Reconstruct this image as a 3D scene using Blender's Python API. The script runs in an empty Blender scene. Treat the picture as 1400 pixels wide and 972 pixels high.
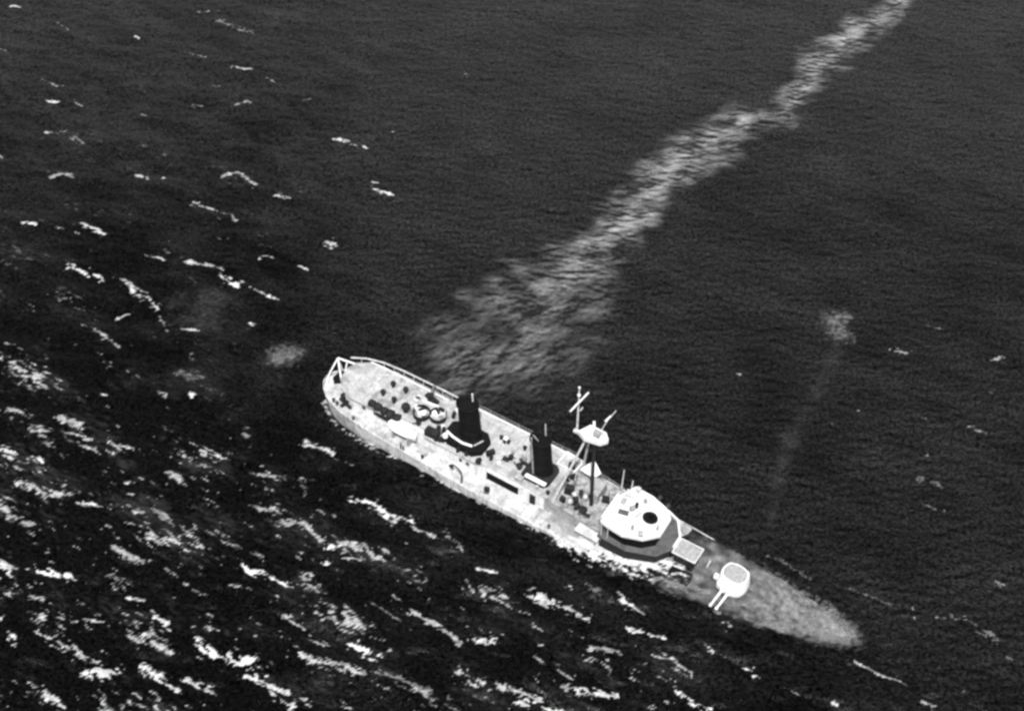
import bpy, bmesh, math, random
import numpy as np
from mathutils import Vector, Matrix

# ------------------------------------------------------------------ camera, sky, sun, exposure
scene = bpy.context.scene
R = math.radians
camd = bpy.data.cameras.new("camera"); cam = bpy.data.objects.new("camera", camd)
scene.collection.objects.link(cam)
cam.location = (0, 0, 150)
cam.rotation_euler = (R(90 - 43), 0, 0)
camd.sensor_width = 36.0; camd.sensor_fit = 'HORIZONTAL'
camd.lens = 2192 / 1400 * 36
camd.clip_start = 1.0; camd.clip_end = 30000
scene.camera = cam

SUN_EL = R(56); SUN_DIR = Vector((-0.02, -1.0)).normalized()      # towards the sun, on the ground
world = bpy.data.worlds.new("World"); scene.world = world; world.use_nodes = True
nt = world.node_tree
sky = nt.nodes.new("ShaderNodeTexSky"); sky.sky_type = 'NISHITA'; sky.sun_disc = False; sky.dust_density = 4.0
sky.sun_elevation = SUN_EL; sky.sun_rotation = math.atan2(SUN_DIR.x, SUN_DIR.y)
bw = nt.nodes.new("ShaderNodeRGBToBW")                               # a black and white photograph
nt.links.new(sky.outputs[0], bw.inputs[0])
bg = nt.nodes["Background"]; bg.inputs[1].default_value = 0.15
nt.links.new(bw.outputs[0], bg.inputs[0])
sund = bpy.data.lights.new("sun", 'SUN'); sun = bpy.data.objects.new("sun", sund)
scene.collection.objects.link(sun)
sund.energy = 5.0; sund.angle = R(0.5); sund.color = (1, 1, 1)
sv = Vector((SUN_DIR.x * math.cos(SUN_EL), SUN_DIR.y * math.cos(SUN_EL), math.sin(SUN_EL)))
sun.rotation_euler = sv.to_track_quat('Z', 'Y').to_euler()
vs = scene.view_settings
vs.view_transform = 'Standard'; vs.look = 'None'; vs.gamma = 1.0; vs.use_curve_mapping = False
vs.exposure = 0.28
scene.render.engine = 'CYCLES'
scene.cycles.filter_width = 2.8
scene.cycles.max_bounces = 6; scene.cycles.transparent_max_bounces = 8

C = scene.collection
rng = np.random.default_rng(7); random.seed(7)

# ------------------------------------------------------------------ materials (all neutral greys)
def mat(name, v, rough=0.7, var=0.25, scale=1.2, streak=0.0, spec=0.3, bump=0.0, dirt=0.0, grain=0.38):
    m = bpy.data.materials.new(name); m.use_nodes = True
    t = m.node_tree; N = t.nodes; L = t.links; b = N["Principled BSDF"]
    b.inputs['Roughness'].default_value = rough
    b.inputs['Specular IOR Level'].default_value = spec
    co = N.new("ShaderNodeTexCoord")
    n1 = N.new("ShaderNodeTexNoise"); n1.inputs['Scale'].default_value = scale
    n1.inputs['Detail'].default_value = 8; n1.inputs['Roughness'].default_value = 0.65
    L.new(co.outputs['Object'], n1.inputs['Vector'])
    mr = N.new("ShaderNodeMapRange"); mr.inputs[1].default_value = 0.3; mr.inputs[2].default_value = 0.7
    mr.inputs[3].default_value = v * (1 - var); mr.inputs[4].default_value = min(v * (1 + var), 0.92)
    L.new(n1.outputs[0], mr.inputs[0]); out = mr.outputs[0]
    if dirt:
        n2 = N.new("ShaderNodeTexNoise"); n2.inputs['Scale'].default_value = scale * 0.42
        n2.inputs['Detail'].default_value = 6; n2.inputs['Distortion'].default_value = 1.2
        mp = N.new("ShaderNodeMapping"); mp.inputs['Location'].default_value = (17, 3, 5)
        L.new(co.outputs['Object'], mp.inputs[0]); L.new(mp.outputs[0], n2.inputs['Vector'])
        r2 = N.new("ShaderNodeMapRange"); r2.inputs[1].default_value = 0.52; r2.inputs[2].default_value = 0.66
        r2.inputs[3].default_value = 1; r2.inputs[4].default_value = 1 - dirt
        L.new(n2.outputs[0], r2.inputs[0])
        mu = N.new("ShaderNodeMath"); mu.operation = 'MULTIPLY'
        L.new(out, mu.inputs[0]); L.new(r2.outputs[0], mu.inputs[1]); out = mu.outputs[0]
    if streak:
        mp = N.new("ShaderNodeMapping"); mp.inputs['Scale'].default_value = (2.2, 2.2, 0.16)
        L.new(co.outputs['Object'], mp.inputs[0])
        n3 = N.new("ShaderNodeTexNoise"); n3.inputs['Scale'].default_value = 1.4; n3.inputs['Detail'].default_value = 5
        L.new(mp.outputs[0], n3.inputs['Vector'])
        r3 = N.new("ShaderNodeMapRange"); r3.inputs[1].default_value = 0.45; r3.inputs[2].default_value = 0.7
        r3.inputs[3].default_value = 1; r3.inputs[4].default_value = 1 - streak
        L.new(n3.outputs[0], r3.inputs[0])
        mu = N.new("ShaderNodeMath"); mu.operation = 'MULTIPLY'
        L.new(out, mu.inputs[0]); L.new(r3.outputs[0], mu.inputs[1]); out = mu.outputs[0]
    ng = N.new("ShaderNodeTexNoise"); ng.inputs['Scale'].default_value = 3.4; ng.inputs['Detail'].default_value = 3; ng.inputs['Roughness'].default_value = 0.9
    L.new(co.outputs['Object'], ng.inputs['Vector'])
    rg = N.new("ShaderNodeMapRange"); rg.inputs[1].default_value = 0.3; rg.inputs[2].default_value = 0.7; rg.inputs[3].default_value = 1 - grain; rg.inputs[4].default_value = 1 + grain
    L.new(ng.outputs[0], rg.inputs[0]); mg = N.new("ShaderNodeMath"); mg.operation = 'MULTIPLY'; L.new(out, mg.inputs[0]); L.new(rg.outputs[0], mg.inputs[1]); out = mg.outputs[0]
    L.new(out, b.inputs['Base Color'])
    if bump:
        bp = N.new("ShaderNodeBump"); bp.inputs['Strength'].default_value = bump; bp.inputs['Distance'].default_value = 0.05
        L.new(n1.outputs[0], bp.inputs['Height']); L.new(bp.outputs[0], b.inputs['Normal'])
    return m

M = {
 'hull': mat('hull_paint', 0.52, 0.6, 0.25, 0.8, streak=0.45, dirt=0.35),
 'deck': mat('weathered_deck', 0.36, 0.85, 0.40, 0.6, dirt=0.50, bump=0.3),
 'house_deck': mat('upper_deck_paint', 0.31, 0.85, 0.28, 0.8, dirt=0.45, bump=0.3),
 'wall': mat('white_side_paint', 0.60, 0.6, 0.16, 0.9, streak=0.25, dirt=0.15),
 'white': mat('white_paint', 0.62, 0.55, 0.14, 1.5, grain=0.14),
 'pale': mat('pale_grey_paint', 0.42, 0.6, 0.18, 1.6, dirt=0.2),
 'grey': mat('grey_paint', 0.26, 0.6, 0.3, 1.5, dirt=0.3),
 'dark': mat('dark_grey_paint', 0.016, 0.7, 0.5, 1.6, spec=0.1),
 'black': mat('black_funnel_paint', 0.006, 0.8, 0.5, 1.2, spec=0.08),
 'glass': mat('dark_window_glass', 0.010, 0.25, 0.3, 2.0, spec=0.4),
 'soot_and_shade': mat('soot_and_shade', 0.005, 0.95, 0.4, 2.0, spec=0.1),  # soot in funnel throats; on wells and openings, shade painted black
 'canvas': mat('white_canvas', 0.80, 0.9, 0.10, 2.5, bump=0.4),
 'gunmetal': mat('gunmetal', 0.018, 0.45, 0.4, 2.5),
 'deck_dark': mat('dark_linoleum', 0.07, 0.8, 0.4, 1.5, dirt=0.3),
 'roof_grey': mat('mid_grey_paint', 0.25, 0.8, 0.2, 2.0, dirt=0.2, spec=0.15),
 'plate_grey': mat('worn_plate', 0.24, 0.8, 0.55, 1.3, dirt=0.6, spec=0.15),
 'mast': mat('mast_grey_paint', 0.42, 0.6, 0.3, 2.0),
}

# ------------------------------------------------------------------ mesh builder
class MB:
    def __init__(s): s.v = []; s.f = []; s.sm = []
    def add(s, vs_, fs_, smooth=False):
        o = len(s.v); s.v += [tuple(map(float, q)) for q in vs_]
        for f in fs_: s.f.append(tuple(i + o for i in f)); s.sm.append(smooth)
        return s
    def box(s, c, d, rz=0.0, taper=1.0, ry=0.0):
        cx, cy, cz = c; dx, dy, dz = d[0] / 2, d[1] / 2, d[2] / 2
        m = Matrix.Rotation(rz, 3, 'Z') @ Matrix.Rotation(ry, 3, 'Y')
        vs_ = []
        for z in (-1, 1):
            k = taper if z > 0 else 1.0
            for x, y in ((-1, -1), (1, -1), (1, 1), (-1, 1)):
                p = m @ Vector((x * dx * k, y * dy * k, z * dz)); vs_.append((cx + p.x, cy + p.y, cz + p.z))
        return s.add(vs_, [(3, 2, 1, 0), (4, 5, 6, 7), (0, 1, 5, 4), (1, 2, 6, 5), (2, 3, 7, 6), (3, 0, 4, 7)])
    def prism(s, poly, z0, z1, scale=1.0, cen=None):
        n = len(poly)
        cx, cy = cen or (sum(p[0] for p in poly) / n, sum(p[1] for p in poly) / n)
        vs_ = [(x, y, z0) for x, y in poly] + [(cx + (x - cx) * scale, cy + (y - cy) * scale, z1) for x, y in poly]
        return s.add(vs_, [tuple(range(n))[::-1], tuple(range(n, 2 * n))] + [(i, (i + 1) % n, n + (i + 1) % n, n + i) for i in range(n)])
    def rim(s, poly, z0, z1, th):
        """a thin wall standing along a closed polygon"""
        n = len(poly); cx = sum(p[0] for p in poly) / n; cy = sum(p[1] for p in poly) / n
        inn = []
        for x, y in poly:
            d = math.hypot(x - cx, y - cy); k = (d - th) / d; inn.append((cx + (x - cx) * k, cy + (y - cy) * k))
        vs_ = [(x, y, z0) for x, y in poly] + [(x, y, z1) for x, y in poly] + [(x, y, z1) for x, y in inn] + [(x, y, z0) for x, y in inn]
        fs_ = []
        for i in range(n):
            j = (i + 1) % n
            for a in range(4):
                b = (a + 1) % 4; fs_.append((a * n + i, a * n + j, b * n + j, b * n + i))
        return s.add(vs_, fs_)
    def tube(s, pts, r, r2=None, n=8, cap=True):
        pts = [Vector(p) for p in pts]; r2 = r if r2 is None else r2; rings = []
        for i, p in enumerate(pts):
            a = pts[max(i - 1, 0)]; b = pts[min(i + 1, len(pts) - 1)]; d = (b - a).normalized()
            u = d.orthogonal().normalized() if i == 0 else (u - d * u.dot(d)).normalized()
            w = d.cross(u); rr = r + (r2 - r) * i / (len(pts) - 1)
            rings.append([p + (u * math.cos(2 * math.pi * k / n) + w * math.sin(2 * math.pi * k / n)) * rr for k in range(n)])
        vs_ = [q for rg in rings for q in rg]; fs_ = []
        for i in range(len(pts) - 1):
            for k in range(n):
                fs_.append((i * n + k, i * n + (k + 1) % n, (i + 1) * n + (k + 1) % n, (i + 1) * n + k))
        s.add(vs_, fs_, True)
        if cap:
            s.add([q for q in rings[0]], [tuple(range(n))[::-1]]); s.add([q for q in rings[-1]], [tuple(range(n))])
        return s
    def lathe(s, prof, base, n=24, axis=(0, 0, 1), sx=1.0, sy=1.0, smooth=True, cap=True):
        ax = Vector(axis).normalized(); u = Vector((1, 0, 0)) if abs(ax.x) < 0.9 else Vector((0, 1, 0))
        u = (u - ax * u.dot(ax)).normalized(); w = ax.cross(u); b = Vector(base); vs_ = []; fs_ = []
        for r, z in prof:
            for k in range(n):
                a = 2 * math.pi * k / n; vs_.append(b + ax * z + u * (math.cos(a) * r * sx) + w * (math.sin(a) * r * sy))
        for i in range(len(prof) - 1):
            for k in range(n):
                fs_.append((i * n + k, i * n + (k + 1) % n, (i + 1) * n + (k + 1) % n, (i + 1) * n + k))
        s.add(vs_, fs_, smooth)
        if cap:
            s.add(vs_[:n], [tuple(range(n))[::-1]]); s.add(vs_[-n:], [tuple(range(n))])
        return s
    def build(s, name, m, parent=None, label=None, bevel=0.0):
        me = bpy.data.meshes.new(name); me.from_pydata(s.v, [], s.f)
        me.polygons.foreach_set('use_smooth', s.sm); me.materials.append(M[m] if isinstance(m, str) else m); me.update()
        o = bpy.data.objects.new(name, me); C.objects.link(o)
        if bevel:
            bm = bmesh.new(); bm.from_mesh(me); bmesh.ops.bevel(bm, geom=bm.edges[:], offset=bevel, segments=1, affect='EDGES')
            bm.to_mesh(me); bm.free()
        if parent is not None: o.parent = parent
        if label: o['label'] = label
        return o

def tag(o, label=None, cat=None, group=None, kind=None):
    if label: o['label'] = label
    if cat: o['category'] = cat
    if group: o['group'] = group
    if kind: o['kind'] = kind
    return o

# ------------------------------------------------------------------ where the ship lies: heading, trim by the bow, list to starboard
SHIP_O = Vector((7.85, 132.8, 0.72))
SHIP_M = Matrix.Rotation(R(-31.9), 3, 'Z') @ Matrix.Rotation(R(4.2), 3, 'Y') @ Matrix.Rotation(R(4.0), 3, 'X')
def ship_pose(o, loc=(0, 0, 0), rz=0.0):
    o.matrix_world = Matrix.Translation(SHIP_O + SHIP_M @ Vector(loc)) @ (SHIP_M @ Matrix.Rotation(rz, 3, 'Z')).to_4x4()
STN = [(-38.2, 0.05), (-38.0, 0.9), (-37.2, 1.95), (-36.2, 2.75), (-34.8, 3.45), (-33, 3.95), (-29, 4.45), (-24, 4.7), (-17, 5.05), (-11, 5.3), (2, 5.35),
       (8, 5.2), (14, 4.95), (20, 4.55), (25, 4.15), (29, 3.7), (32, 3.1), (34.0, 2.45), (35.5, 1.65), (36.5, 0.8), (36.9, 0.05)]
def half_beam(x):
    return float(np.interp(x, [a for a, b in STN], [b for a, b in STN]))

# ------------------------------------------------------------------ the sea: one wind-sea height field, foam carried as an attribute
WHITECAPS = [
(0.42,-56.1,250.3,-52.3,250.9),(0.75,-51.5,247.3,-48.7,244.9,-45.3,243.5),(0.42,-56.3,237,-52.4,235.6),(0.75,-47.7,232.8,-44.3,232),
(0.42,-41.2,229.5,-39.3,227.6),(0.42,-80.1,246.7,-77.7,244.3),(0.42,-65.7,242.5,-64.6,241.6),(0.75,-78.8,228.7,-76.7,227.3,-75.2,227.3),
(0.42,-77,223,-74.4,222),(0.42,-73.4,223,-70.6,220.9),(0.42,-52.8,221.4,-51.1,221.4),(0.42,-45.7,221.4,-44,222.3,-42.1,221.4),
(0.42,-35.1,222.5,-33.3,223),(0.75,-28.5,211.8,-23.4,209.3),(0.42,-19.2,213.8,-18.7,213.7),(0.42,-75.2,213.2,-71.8,213.8),
(0.75,-70.9,212.3,-68.5,210.5),(0.75,-71.8,201.4,-69.4,201.8,-66.9,199.8),(0.75,-58.5,202.1,-56.1,201.6),(0.42,-54.7,201.6,-53.6,201.6),
(0.75,-44.9,201.6,-42.7,202.6,-39.5,199.3),(0.75,-35.9,196.5,-34.4,195.9),(0.42,-21.7,200.2,-20.6,199.9),(0.75,-21.6,198.8,-18.7,197),
(0.75,-48.7,195.2,-45.5,193.6),(0.42,-44.8,193,-41.3,190.9),(0.42,-73.8,190,-71.6,189.9),(0.42,-68.4,189,-67.3,188.8),(0.42,-65.3,188.1,-64.7,188),
(0.75,-64.5,189.9,-60.8,187.3),(0.75,-27.7,185.4,-26.1,184.9),(0.42,-54.1,183,-50.9,181.4),(0.75,-48,180.9,-43.6,180.1,-42.2,179.3),
(0.75,-42.3,177.9,-39.6,175.5),(0.42,-39.2,176.5,-36.4,174.5,-33.3,172.5),(1.05,-64.7,179.9,-61.5,178.5),(0.75,-61.1,178.9,-59.1,176.9),
(0.75,-57.1,177.3,-54.9,175.3),(1.05,-54.5,174.2,-50.3,170.9),(0.42,-55.8,168.6,-53.2,170),(0.42,-49.8,169.4,-48,165.7),(0.42,-46.3,166.3,-43.7,166),
(0.75,-60.6,167.5,-54.2,162.6),(0.75,-89.4,252.4,-88,251.9),(0.42,-88.4,238.5,-87.3,237.9),(0.42,-31,179.9,-29.8,179.3),(0.42,-37,182,-35.2,182.2),
(0.42,-81,207.3,-80.4,206.4),(0.42,-36.8,167.5,-36.3,167.1),(0.42,-50.1,227.3,-49.1,226.8),(0.42,-60.4,218.5,-59.8,217.8),
(0.42,-48,153.8,-45.1,152.4),(0.75,-59.8,149,-56.7,147),(0.75,-58.2,146,-54.6,145),(0.42,-50.6,143.7,-48.6,143),(0.75,-39.8,142.7,-37.1,141.4),
(0.75,-26.8,144.3,-23,142),(0.42,-23,141.4,-19.6,139.5),(1.05,-66.1,143,-64.2,142),(0.75,-62.2,141.4,-60.5,141.1),
(1.05,-62.7,137.6,-59.4,136,-56,135.1),(0.75,-54.3,133.9,-50.1,133.3),(1.05,-46.8,132.4,-44.1,132.7,-41.9,130.3),(1.05,-63.7,133,-61.3,131.2),
(0.75,-33,138.8,-26.9,137.9,-25.9,135.4),(1.05,-32.4,133.6,-28.6,132.1),(1.05,-28.4,130.6,-25.7,130.6,-23.2,127.6),
(1.05,-20.1,134.5,-17.4,134.2,-15.4,132.1,-12.2,131.2),(1.05,-17.3,133.3,-14.5,131.2),(0.75,-12.2,130,-9.4,128.2),(0.75,-8.1,128.8,-6.2,126.7),
(0.42,-22.7,126.7,-19.1,127),(0.42,-21.2,125,-15.9,125),(0.75,-36.4,129.4,-34.3,127,-30.1,125.3),(1.05,-48.2,126.5,-43.6,124.2),
(0.42,-41.5,123.3,-36.5,119.2),(1.05,-32.6,123.9,-26.5,120.8),(1.05,-25.3,121.9,-22.1,119.7),(0.75,-48.1,122.5,-46,121.4),
(0.75,-58,123.3,-52.4,121.9),(0.75,-61.7,124.2,-60.1,123),(0.75,-59.8,120,-54.8,118.9),(0.42,-45.3,118.9,-43.5,118.3),(0.75,-42.3,116.5,-39.9,114.3),
(0.75,-36.1,116.5,-35.2,116.2),(0.75,-36.2,112.3,-31.6,109.7,-29.2,110),(0.75,-34.3,111,-31.2,109.7),(0.75,-29.8,108.2,-26.3,106.2,-23.2,104.2),
(1.05,-25.2,111.5,-22.5,109.7,-17,108.2),(1.05,-15.3,108.2,-12.4,107.4,-9,104.7,-6.5,103.3),(1.05,-11.6,117,-8.5,114.9,-5.9,112.5),
(1.05,-5.1,112.8,-2.1,112.8),(0.75,-6.2,108.7,-3.3,106.7),(0.75,-18.1,112.5,-15.5,110.5),(0.75,-23.3,113.8,-21.4,112),(0.75,-26.9,116.5,-24.2,115.1),
(0.42,-14.7,111.5,-13.4,110.7),(0.75,-59.7,115.9,-57.3,112.8),(0.75,-54.7,114.3,-47.5,109.7),(1.05,-48,108.2,-44.3,108.2),
(1.05,-54.3,106.7,-50,103.8),(0.75,-42,109.2,-37.7,105.7),(0.75,-37.1,107.4,-33.2,105.7),(0.75,-27,105.5,-24.4,103.5),(0.42,-4.4,123.6,-1.8,122.8),
(0.75,-1.6,106.7,-0.4,106.2),(0.42,-5.6,120.3,-4.3,119.7),(0.42,-14.3,119.2,-12.9,118.6),(0.42,-16.4,118.1,-13.2,115.7),(0.42,-22.9,124.2,-22,123.9),
(0.42,-54.7,153.1,-54.2,152.8),(0.42,-43.1,153.5,-42.5,153.1),(1.05,2.2,119.4,4.7,118.1,9,115.9),(0.75,8.9,120.8,11.7,119.2),(0.75,12.5,119.2,15,117),
(0.75,6.1,120.5,6.9,120.4),(0.42,13.2,114.6,17.7,112.8),(0.75,9.2,111.7,12.1,111.2),(0.75,2.9,110.2,6.6,107.4),(0.75,7.9,110,10.6,109.7),
(0.75,16.1,110.5,18.1,110.2,20.3,107.9),(1.05,7.4,105.7,11.9,105.2),(1.05,0,106,3.3,105.2),(1.05,0.8,104.2,5.3,103.3),(1.05,18,106,21.5,103.3),
(0.75,22.5,111.7,23.1,111.4),(0.42,30.6,125.6,32.4,124.7,35.8,121.6),(0.42,39.9,120.3,45.1,117.8),(0.42,47,117.5,47.1,115.7),
(0.75,49.6,116.2,52.1,116.2,54,114.9),(0.75,54.5,114.3,56.1,112.8),(0.42,56.6,110.5,57.1,110),(0.42,39.1,109.7,41.7,107.7,44.4,106.7),
(0.75,45.6,104.2,46.7,103.5),(0.42,50.6,105.7,51.2,105.5),(0.42,57.2,121.9,58.3,120.8),(0.42,26.4,109.2,27.4,109.1),(0.42,31.5,105.7,31.9,105.6),
(0.42,35.9,104.7,36.2,104.2),(0.42,27.3,107.9,28,107.2),(0.75,24.7,115.1,25.5,114.6),(0.42,52,162.2,53.8,162.3),(0.42,54.3,161.3,54.7,161.2),
(0.42,58.2,167,60.7,166.1),(0.42,65,159.6,67.2,160.7),(0.75,51.7,138,52.8,137.7,54,136.6),(0.42,51.1,133.7,52.9,132.9),(0.42,53.8,132.7,54.8,132.4),
(0.42,52.9,142.4,54.5,141.3),(0.42,59.8,147.2,61.8,146.1),(0.42,57.6,121.9,58.5,120.9),(0.42,59.6,129.3,60.3,129.1),(0.42,30.7,157.4,31,157.3),
(0.3,41.8,147.6,42,147.6),(0.42,54.1,148.8,54.4,148.7),(0.3,45.6,150.2,45.8,150.1),(0.3,37.2,137.9,37.4,137.8),(0.42,28.3,136.9,28.5,136.8),
(0.3,63.9,153.6,64.1,153.6),(0.3,42.9,132.9,43.1,132.8),(0.42,57.1,183.1,58,183),(0.75,-26.3,210.8,-24.5,209.8),(0.3,-8,230.9,-7.4,229.1),
(0.3,3.9,191,4.2,190.6),(0.42,52.8,161.7,54.8,161.4),(0.42,66.1,160.3,67,160.6),
]
SLICK=[ (71.3,255.9,2.1),(61.6,244.8,3.6),(53.8,235.4,3.8),(48.0,224.3,2.4),(43.6,217.9,0.8),(37.5,216.9,3.6),(30.2,208.8,5.1),(24.0,202.0,4.6),(17.8,192.7,4.2),(13.0,184.8,3.9),(8.5,178.1,6.4),(4.1,170.9,9.1),(0.0,164.0,9.6),(-5.0,158.1,7.0),(-7.3,153.8,4.9) ]
PATCH=[ (45.8,166.2,2.2),(43.6,160.3,1.2),(36.1,145.2,1.3),(33.5,137.3,1.1),(32.2,132.4,0.8),(-31.6,160.7,2.0),(-43.3,169.3,4.6) ]
HULL_WASH = [(1.05, 6.7, 128.2, 8.9, 126.7, 11.5, 125.7), (1.05, 10.7, 126.7, 14.1, 125.1, 20.4, 123.7), (1.05, 17.9, 121.9, 19.6, 121.1), (0.75, 21.3, 120.8, 23.5, 119.5), (0.42, 26.0, 119.7, 27.5, 117.5), (0.42, 29.0, 115.4, 31.3, 113.8), (0.42, 23.8, 117.2, 24.3, 117.0)]
PATCH_GAIN = [0.62, 0.08, 0.09, 0.06, 0.05, 0.62, 0.12]

TRAIL = [(45.6,165.5,1.0),(43.4,158.8,0.9),(38.9,150.3,0.8),(36.1,145.0,1.0),(33.7,137.9,0.8),(31.8,130.6,0.6)]
DX = 0.25; X0, X1, Y0, Y1 = -98.0, 98.0, 96.0, 262.0
NX = int((X1 - X0) / DX) + 1; NY = int((Y1 - Y0) / DX) + 1
gx = np.linspace(X0, X1, NX); gy = np.linspace(Y0, Y1, NY)
GX, GY = np.meshgrid(gx, gy)                                         # [row y, col x]
def field(shape, lam_x, lam_y, ang=0.0, seed=0, sharp=2.0):
    """smooth random field, unit variance, with correlation lengths along a rotated frame"""
    r = np.random.default_rng(seed); n = r.standard_normal(shape); F = np.fft.rfft2(n)
    ky = np.fft.fftfreq(shape[0], DX)[:, None]; kx = np.fft.rfftfreq(shape[1], DX)[None, :]
    c, s = math.cos(ang), math.sin(ang); ka = kx * c + ky * s; kb = -kx * s + ky * c
    F *= np.exp(-((ka * lam_x) ** 2 + (kb * lam_y) ** 2) * sharp)
    f = np.fft.irfft2(F, s=shape); return f / f.std()
def waves(shape, lam_p, wind, seed, spread, kcut):
    r = np.random.default_rng(seed); F = np.fft.rfft2(r.standard_normal(shape))
    ky = 2 * np.pi * np.fft.fftfreq(shape[0], DX)[:, None]; kx = 2 * np.pi * np.fft.rfftfreq(shape[1], DX)[None, :]
    k = np.sqrt(kx ** 2 + ky ** 2) + 1e-9; kp = 2 * np.pi / lam_p
    cs = np.abs((kx * wind[0] + ky * wind[1]) / k)
    S = k ** -4.0 * np.exp(-1.25 * (kp / k) ** 2) * cs ** spread * np.exp(-(k / kcut) ** 2)
    F *= np.sqrt(S); h = np.fft.irfft2(F, s=shape); st = h.std()
    # choppy horizontal displacement sharpens the crests
    dxf = np.fft.irfft2(F * (1j * kx / k), s=shape) / st; dyf = np.fft.irfft2(F * (1j * ky / k), s=shape) / st
    return h / st, dxf, dyf
WIND = (0.50, 0.866)
h1, dx1, dy1 = waves(GX.shape, 9.5, WIND, 3, 5, 6.0)
h2, dx2, dy2 = waves(GX.shape, 3.2, (0.30, 0.954), 11, 3, 11.0)
nrm = GX * 0.521 + GY * 0.853                                         # distance down wind; the ship's centre line is near 116.6
alg = GX * 0.853 - GY * 0.521                                         # along the ship
def sst(a, b, x):
    t = np.clip((x - a) / (b - a), 0, 1); return t * t * (3 - 2 * t)
lee = sst(112, 121, nrm) * sst(-32, -12, GX) * (1 - 0.4 * sst(150, 190, nrm))      # the ship shelters the water behind it
amp = 0.16 * (1 - 0.85 * lee) * (1 - 0.65 * sst(130, 205, nrm))
edge = sst(X0, X0 + 6, GX) * (1 - sst(X1 - 6, X1, GX)) * sst(Y0, Y0 + 5, GY) * (1 - sst(Y1 - 6, Y1, GY))
Z = (amp * h1 + 0.03 * (1 - 0.3 * lee) * h2) * edge
PX = GX - 0.85 * amp * dx1 * edge; PY = GY - 0.85 * amp * dy1 * edge

f_med = field(GX.shape, 1.3, 0.32, R(-29), 21); f_fine = field(GX.shape, 0.4, 0.16, R(-25), 22); f_big = field(GX.shape, 7, 4, R(-31), 23)
foam = np.zeros_like(GX)
def streak(pts, w, gain=1.0, rag=0.55):
    global foam
    P = np.array(pts).reshape(-1, 2)
    i0 = max(int((P[:, 0].min() - w * 3 - X0) / DX), 0); i1 = min(int((P[:, 0].max() + w * 3 - X0) / DX) + 2, NX)
    j0 = max(int((P[:, 1].min() - w * 3 - Y0) / DX), 0); j1 = min(int((P[:, 1].max() + w * 3 - Y0) / DX) + 2, NY)
    if i1 <= i0 or j1 <= j0: return
    sl = (slice(j0, j1), slice(i0, i1)); x = GX[sl]; y = GY[sl]; best = np.full(x.shape, 1e9)
    for a, b in zip(P[:-1], P[1:]):
        d = b - a; L2 = d @ d + 1e-9; t = np.clip(((x - a[0]) * d[0] + (y - a[1]) * d[1]) / L2, 0, 1)
        best = np.minimum(best, np.hypot(x - a[0] - t * d[0], (y - a[1] - t * d[1]) * 0.85))
    v = gain * (1 - sst(0.25 * w, 1.35 * w, best + rag * w * (0.6 * f_med[sl] + 0.4 * f_fine[sl])))
    foam[sl] = np.maximum(foam[sl], v)
for wc in WHITECAPS:
    calm = min(max((wc[1] * 0.521 + wc[2] * 0.853 - 108) / 10, 0), 1) * min(max((wc[1] + 20) / 10, 0), 1)
    streak(wc[1:], wc[0] * random.uniform(0.27, 0.50), random.uniform(0.56, 0.98) * (1 - 0.30 * calm), 1.2)
for k, wc in enumerate(HULL_WASH): streak(wc[1:], wc[0] * (1.25 if k < 2 else 0.8), 1.0 if k < 2 else 0.6, 0.6)
# small breaking crests between the big ones, thick to windward, thin elsewhere
dens = np.clip(1.0 - sst(96, 112, nrm), 0, 1) * 0.80 + 0.42 * (1 - lee) * (1 - sst(-50, -18, GX)) * (1 - 0.5 * sst(180, 240, GY))
crest = h1 * 0.75 + h2 * 0.35 + 0.75 * f_med + 0.35 * f_big
spk = field(GX.shape, 0.95, 0.14, R(-29), 24)
foam = np.maximum(foam, 0.7 * sst(2.7 - 0.85 * dens, 3.6 - 0.85 * dens, crest) * np.clip(dens * 1.5, 0, 1))
foam = np.maximum(foam, 0.78 * sst(1.50 - 0.35 * dens, 3.0 - 0.35 * dens, 0.9 * spk + 0.55 * h1 + 0.3 * f_big) * np.clip(dens * 1.6, 0, 1))
haze_f = 0.05 * dens * sst(0.8, 2.6, f_big + 1.0 * f_med)              # thin spent foam round the breaking crests
f_b1 = field(GX.shape, 0.42, 0.32, R(-31), 41)
# the pale slick trailing down wind
slick = np.zeros_like(GX); wob = field(GX.shape, 4, 3, 0, 31); f_sl = field(GX.shape, 0.9, 0.18, R(6), 33); f_s2 = field(GX.shape, 0.9, 0.22, R(42), 34)
SP = np.array(SLICK)
for (xa, ya, wa), (xb, yb, wb) in zip(SP[:-1], SP[1:]):
    d = np.array([xb - xa, yb - ya]); t = np.clip(((GX - xa) * d[0] + (GY - ya) * d[1]) / (d @ d), 0, 1)
    dist = np.hypot(GX - xa - t * d[0], (GY - ya - t * d[1]) * 0.8); w = wa + (wb - wa) * t
    slick = np.maximum(slick, 1 - sst(-0.05, 1.45, dist / np.maximum(w * (0.98 - 0.08 * sst(150, 200, GY)), 2.3) + 0.20 * wob + 0.06 * f_med))
far = sst(150, 190, GY)
rpl = waves(GX.shape, 1.5, (0.10, 0.995), 51, 7, 9.0)[0] * far + waves(GX.shape, 1.6, (-0.55, 0.83), 52, 6, 9.0)[0] * (1 - far)
tex = np.clip(0.44 + 0.25 * rpl + 0.06 * (f_sl * far + f_s2 * (1 - far)) + 0.10 * f_med + 0.10 * f_b1 + 0.22 * field(GX.shape, 3.2, 2.2, R(40), 37) * (0.6 + 0.4 * far), 0.03, 1.5)  # lit ripple crests painted into the slick's pale tone
hol = 1 - 0.7 * (1 - sst(0.3, 1.5, np.hypot((GX + 2.0) / 3.4, (GY - 166.0) / 3.6) + 0.2 * wob))
slick_v = slick * tex * (0.44 + 0.60 * far) * hol
ship_in = sst(104, 112, nrm)
slick_v *= sst(117.5, 121, nrm)
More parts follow.
